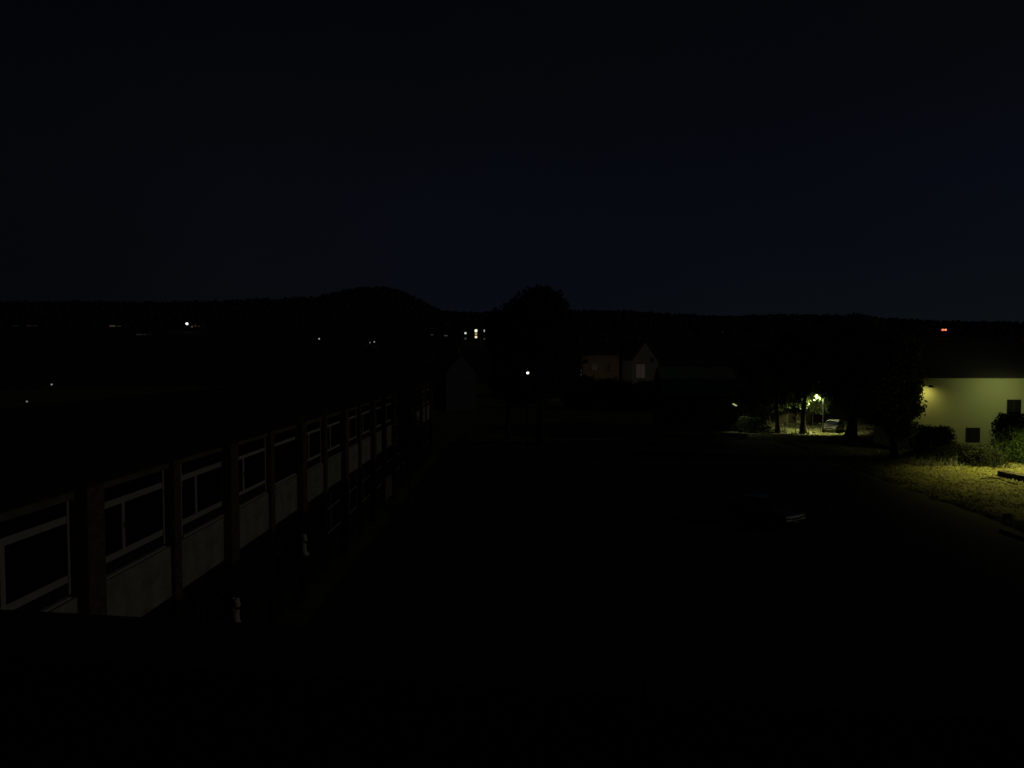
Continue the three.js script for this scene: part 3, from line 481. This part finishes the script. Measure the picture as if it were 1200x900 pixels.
// ------------------------------------------------------------------ small things on the meadow
{
  const a = onG(1172, 558.5), b = onG(1226, 570);
  const t = thing('low_bench', 'low black bench with a pale top edge on the lit grass', 'bench', [(a[0] + b[0]) / 2, 0, (a[2] + b[2]) / 2], -Math.atan2(b[2] - a[2], b[0] - a[0])), L = Math.hypot(b[0] - a[0], b[2] - a[2]) / 2;
  obj('front_board', box(-L, L, 0.02, 0.42, 0.2, 0.25), std([0.02, 0.018, 0.016], 0.8), t);
  for (let i = 0; i < 3; i++) obj('seat_board', box(-L - 0.05, L + 0.05, 0.43, 0.47, 0.22 - i * 0.2, 0.05 - i * 0.2), i ? M.wood : M.wood, t);
  obj('edge_trim', box(-L - 0.05, L + 0.05, 0.472, 0.51, -0.34, -0.42), M.zinc, t);
  for (const s of [-1, 0, 1]) obj('leg', box(s * (L - 0.2) - 0.06, s * (L - 0.2) + 0.06, 0, 0.428, -0.3, 0.19), M.wood, t);
}
{
  const P = [[1150, 562.5], [1160, 561.5], [1168, 562], [1175, 563.5], [1181, 566.5], [1187, 568], [1193, 568.7]].map(([x, y]) => onG(x, y)).map((p) => [p[0], 0.1, p[2]]);
  const o = P[3].slice(); const t = thing('fallen_branch', 'thin dark crooked branch lying on the lit grass', 'branch', [o[0], 0, o[2]]);
  obj('stick', [tube(P.map((p) => [p[0] - o[0], p[1], p[2] - o[2]]), 0.06, 40)], M.bark, t); obj('twig', [rod([P[1][0] - o[0], 0.1, P[1][2] - o[2]], [P[1][0] - o[0] - 0.3, 0.2, P[1][2] - o[2] + 0.4], 0.03, 0.01, 5)], M.bark, t);
}
// pale kerb stones at the lower right edge
{
  const a = onG(1172, 622), b = onG(1222, 640), n = 6;
  const t = thing('kerb', 'short line of pale kerb stones at the right edge below the meadow', 'kerb', [a[0], 0, a[2]], -Math.atan2(b[2] - a[2], b[0] - a[0])), L = Math.hypot(b[0] - a[0], b[2] - a[2]);
  for (let i = 0; i < n; i++) obj('kerb_stone', rbox(L / n - 0.02, 0.16, 0.14, 0.02).translate(L * (i + 0.5) / n, 0.06, 0), M.kerb, t);
}
{ const p = onG(1182, 607); const t = thing('stone', 'small pale stone at the dark edge of the meadow on the right', 'stone', p); const g = new THREE.IcosahedronGeometry(0.28, 2), q = g.attributes.position; for (let i = 0; i < q.count; i++) { const k = 1 + 0.35 * noise.noise(q.getX(i) * 4, q.getY(i) * 4, q.getZ(i) * 4); q.setXYZ(i, q.getX(i) * k * 1.3, Math.max(-0.1, q.getY(i) * k * 0.7), q.getZ(i) * k); } g.computeVertexNormals(); obj('stone', g.translate(0, 0.1, 0), M.kerb, t); }
// thin posts between the trees
for (const [px, py, h, label] of [[919.8, 508, 1.35, 'thin dark post in the lit grass between the two trunks'], [932.3, 508, 1.9, 'taller thin post just left of the dark trunk'], [961, 508, 1.25, 'thin dark post in the lit grass right of the dark trunk']]) {
  const p = onG(px, py), t = thing('fence_post', label, 'post', [p[0], 0, p[2]]); obj('post', [rod([0, -0.1, 0], [0, h, 0], 0.045, 0.04, 7)], M.wood, t); obj('cap', [new THREE.ConeGeometry(0.06, 0.08, 7).translate(0, h + 0.04, 0)], M.wood, t);
}

// ------------------------------------------------------------------ far lights on the hillside
function farLamp(label, px, py, depth, r, col, group) {
  const p = at(px, py, depth), gy = Math.min(terrain(p.x, p.z), p.y - 1.5), t = thing('lamp_post', label, 'lamp', [p.x, gy, p.z], 0, group), h = p.y - gy;
  obj('pole', rod([0, -0.2, 0], [0, h, 0], 0.1, 0.07, 7), M.darkMetal, t);
  const hd = obj('lamp_head', new THREE.ConeGeometry(r * 1.4, r * 0.6, 10, 1, true).translate(0, h + r * 1.1, 0), M.darkMetal, t);
  obj('bulb', new THREE.SphereGeometry(r, 12, 8).translate(0, h, 0), glow(...col), hd);
}
farLamp('bright white lamp on the left hillside', 219, 379.3, 640, 1.15, [1.7, 1.75, 1.9]);
farLamp('single white lamp in front of the tall tree in the middle', 618.5, 437, 66, 0.13, [2.2, 2.2, 1.7]);
farLamp('small dim lamp beyond the flat roof on the left, higher of two', 60.5, 450.5, 185, 0.24, [0.2, 0.2, 0.19]);
farLamp('small dim lamp beyond the flat roof on the left, lower of two', 31.5, 470.5, 128, 0.17, [0.17, 0.17, 0.165]);
farLamp('small white lamp among the trees left of the tilted lamp trees', 907, 465, 112, 0.16, [0.9, 0.95, 0.7]);
farLamp('faint white lamp below the left flank of the round hill', 374, 397, 480, 0.55, [0.35, 0.35, 0.36]);

function farHouse(name, label, px, py, { w, d, eave, rise, wall, roofC, windows, turn = 0, chimney = true, ridgeAlong = 'x' }) { const p = hillPoint(px, py); return house(name, label, [p.x, p.y - 0.6, p.z], turn, { w, d, eave, rise, wall, roofC, windows, chimney, ridgeAlong, frameM: M.frameDark }); }
const amber = [0.10, 0.055, 0.02], dim = [0.035, 0.024, 0.012];
farHouse('house', 'far house with faint orange windows beside the bright white lamp', 229, 384.5, { w: 17, d: 9, eave: 6, rise: 3, wall: [0.084, 0.076, 0.062], roofC: [0.025, 0.020, 0.018], windows: [['f', -5.5, 3.2, 1.6, 1.6, [0.09, 0.07, 0.05]], ['f', -1.5, 1.2, 1.6, 1.6, amber], ['f', 2.2, 2.2, 1.6, 1.4, [0.04, 0.022, 0.01]], ['f', 6, 1.6, 1.8, 1.4, [0.025, 0.009, 0.005]]] });
farHouse('house', 'far house with a dim warm window band on the left hillside', 139, 385, { w: 15, d: 9, eave: 5.2, rise: 2.6, wall: [0.070, 0.056, 0.042], roofC: [0.020, 0.020, 0.020], windows: [['f', -3.4, 2.1, 5.5, 1.5, dim], ['f', 3.2, 2.2, 4.5, 1.0, [0.014, 0.01, 0.006]]] });
farHouse('long_shed', 'far long pale shed below the dim warm house on the left', 168, 393.5, { w: 11, d: 7, eave: 3.0, rise: 1.2, wall: [0.112, 0.112, 0.106], roofC: [0.045, 0.045, 0.045], windows: [['f', -1.6, 0.9, 5.5, 1.3, [0.008, 0.008, 0.008]], ['f', 3.3, 0.9, 2.6, 1.2, [0.006, 0.006, 0.006]]], chimney: false });
farHouse('house', 'far reddish long house at the left edge of the hillside', 34, 385, { w: 34, d: 9, eave: 5.2, rise: 2.6, wall: [0.062, 0.034, 0.025], roofC: [0.025, 0.015, 0.015], windows: [['f', -9, 2.2, 5, 1.2, [0.006, 0.003, 0.002]], ['f', 3.2, 2.2, 4.5, 1.3, [0.010, 0.0035, 0.002]], ['f', 9, 2.2, 5, 1.3, [0.007, 0.003, 0.002]]] });
{ // house whose gable line is caught by two small lamps
  const h = farHouse('house', 'far house with a faint gable line under two small lamps', 435, 414, { w: 8, d: 10, eave: 3.2, rise: 2.3, ridgeAlong: 'z', wall: [0.05, 0.05, 0.05], roofC: [0.03, 0.03, 0.03], windows: [['f', 0, 1.2, 1.2, 1.2]] });
  for (const k of [-1, 1]) obj('verge_board', rod([0, 6.0, 5.3], [k * 4.5, 3.35, 5.3], 0.22, 0.22, 6), M.white, h);
  const D = -h.position.z - 3;
  farLamp('left of two small lamps over the faint gable', 433.5, 401.5, D, 0.4, [0.13, 0.12, 0.09]); farLamp('right of two small lamps over the faint gable', 438.6, 400.6, D, 0.45, [0.22, 0.22, 0.19]);
}
farHouse('house', 'far house with one dim grey window left of the lit apartment block', 507, 394.5, { w: 10, d: 8, eave: 5, rise: 2.5, wall: [0.056, 0.056, 0.053], roofC: [0.020, 0.020, 0.020], windows: [['f', 0, 1.6, 2.4, 1.1, [0.018, 0.018, 0.018]]] });
farHouse('house', 'far house with a wider grey window next to the lit apartment block', 523, 395.5, { w: 11, d: 8, eave: 5, rise: 2.5, wall: [0.056, 0.056, 0.053], roofC: [0.020, 0.020, 0.020], windows: [['f', 0, 1.6, 3.2, 1.2, [0.032, 0.032, 0.033]]] });
farHouse('house', 'far house with one faint window right of the middle', 845, 391, { w: 10, d: 8, eave: 5, rise: 2.5, wall: [0.056, 0.056, 0.053], roofC: [0.020, 0.020, 0.020], windows: [['f', 0, 1.9, 1.8, 1.1, [0.012, 0.012, 0.011]]] });
{ // apartment block with the lit staircase
  const p = hillPoint(557, 402), s = -p.z / F, t = thing('apartment_block', 'far apartment block with three bright stair windows in a column', 'building', [p.x, p.y - 1, p.z]);
  const X = (px) => at(px, 400, -p.z).x - p.x, Y = (py) => at(557, py, -p.z).y - (p.y - 1);
  obj('wall', box(X(541), X(573), -2, Y(383.5), -9, -0.2), std([0.34, 0.32, 0.27], 0.9), t);
  obj('roof', [box(X(540.4), X(573.6), Y(383.5) + 0.003, Y(382.7), -9.4, 0.2)], M.fascia, t);
  const win = (px, py, w, h, col) => { const x = X(px), y = Y(py), a = w * s / 2, b = h * s / 2, e = 0.12; const f = obj('window', [box(x - a - e, x + a + e, y - b - e, y - b, -0.198, -0.08), box(x - a - e, x + a + e, y + b, y + b + e, -0.198, -0.08), box(x - a - e, x - a, y - b, y + b, -0.198, -0.08), box(x + a, x + a + e, y - b, y + b, -0.198, -0.08)], M.frameDark, t); obj('pane', box(x - a, x + a, y - b, y + b, -0.198, -0.15), glow(...col), f); };
  win(557.8, 387.6, 2.8, 3.0, [1.5, 1.3, 0.95]); win(557.8, 391.5, 2.2, 2.6, [0.42, 0.33, 0.14]); win(557.8, 395, 2.6, 2.2, [1.1, 0.95, 0.55]);
  win(545.5, 390.4, 2.2, 2.0, [0.75, 0.75, 0.62]); win(545.5, 396.8, 2.2, 2.0, [0.045, 0.04, 0.032]);
  win(567.5, 387.6, 1.2, 2.6, [0.42, 0.42, 0.38]); win(567.5, 396.3, 1.1, 2.2, [0.16, 0.16, 0.14]);
}
{ // red double light on a mast
  const p = at(1105.5, 386.6, 700), gy = terrain(p.x, p.z), h = Math.max(6, p.y - gy), y0 = p.y - h, s = 700 / F;
  const t = thing('signal_mast', 'far mast carrying two red lights side by side on the right', 'mast', [p.x, y0, p.z]);
  obj('mast', [rod([0, -1, 0], [0, h, 0], 0.25, 0.14, 8)], M.darkMetal, t); obj('crossbar', [box(-2.6 * s, 2.6 * s, h - 0.1, h + 0.1, -0.1, 0.1)], M.darkMetal, t);
  obj('lamp', new THREE.SphereGeometry(1.15, 12, 8).scale(1.25, 0.85, 1).translate(-1.55 * s, h, 1.4), glow(1.3, 0.26, 0.12), t); obj('lamp', new THREE.SphereGeometry(1.05, 12, 8).scale(1, 0.9, 1).translate(1.55 * s, h, 1.4), glow(1.5, 0.38, 0.2), t);
}

scene.traverse((o) => { if (o.isMesh && !o.isInstancedMesh) { o.castShadow = o.receiveShadow = true; } });
renderer.render(scene, camera);
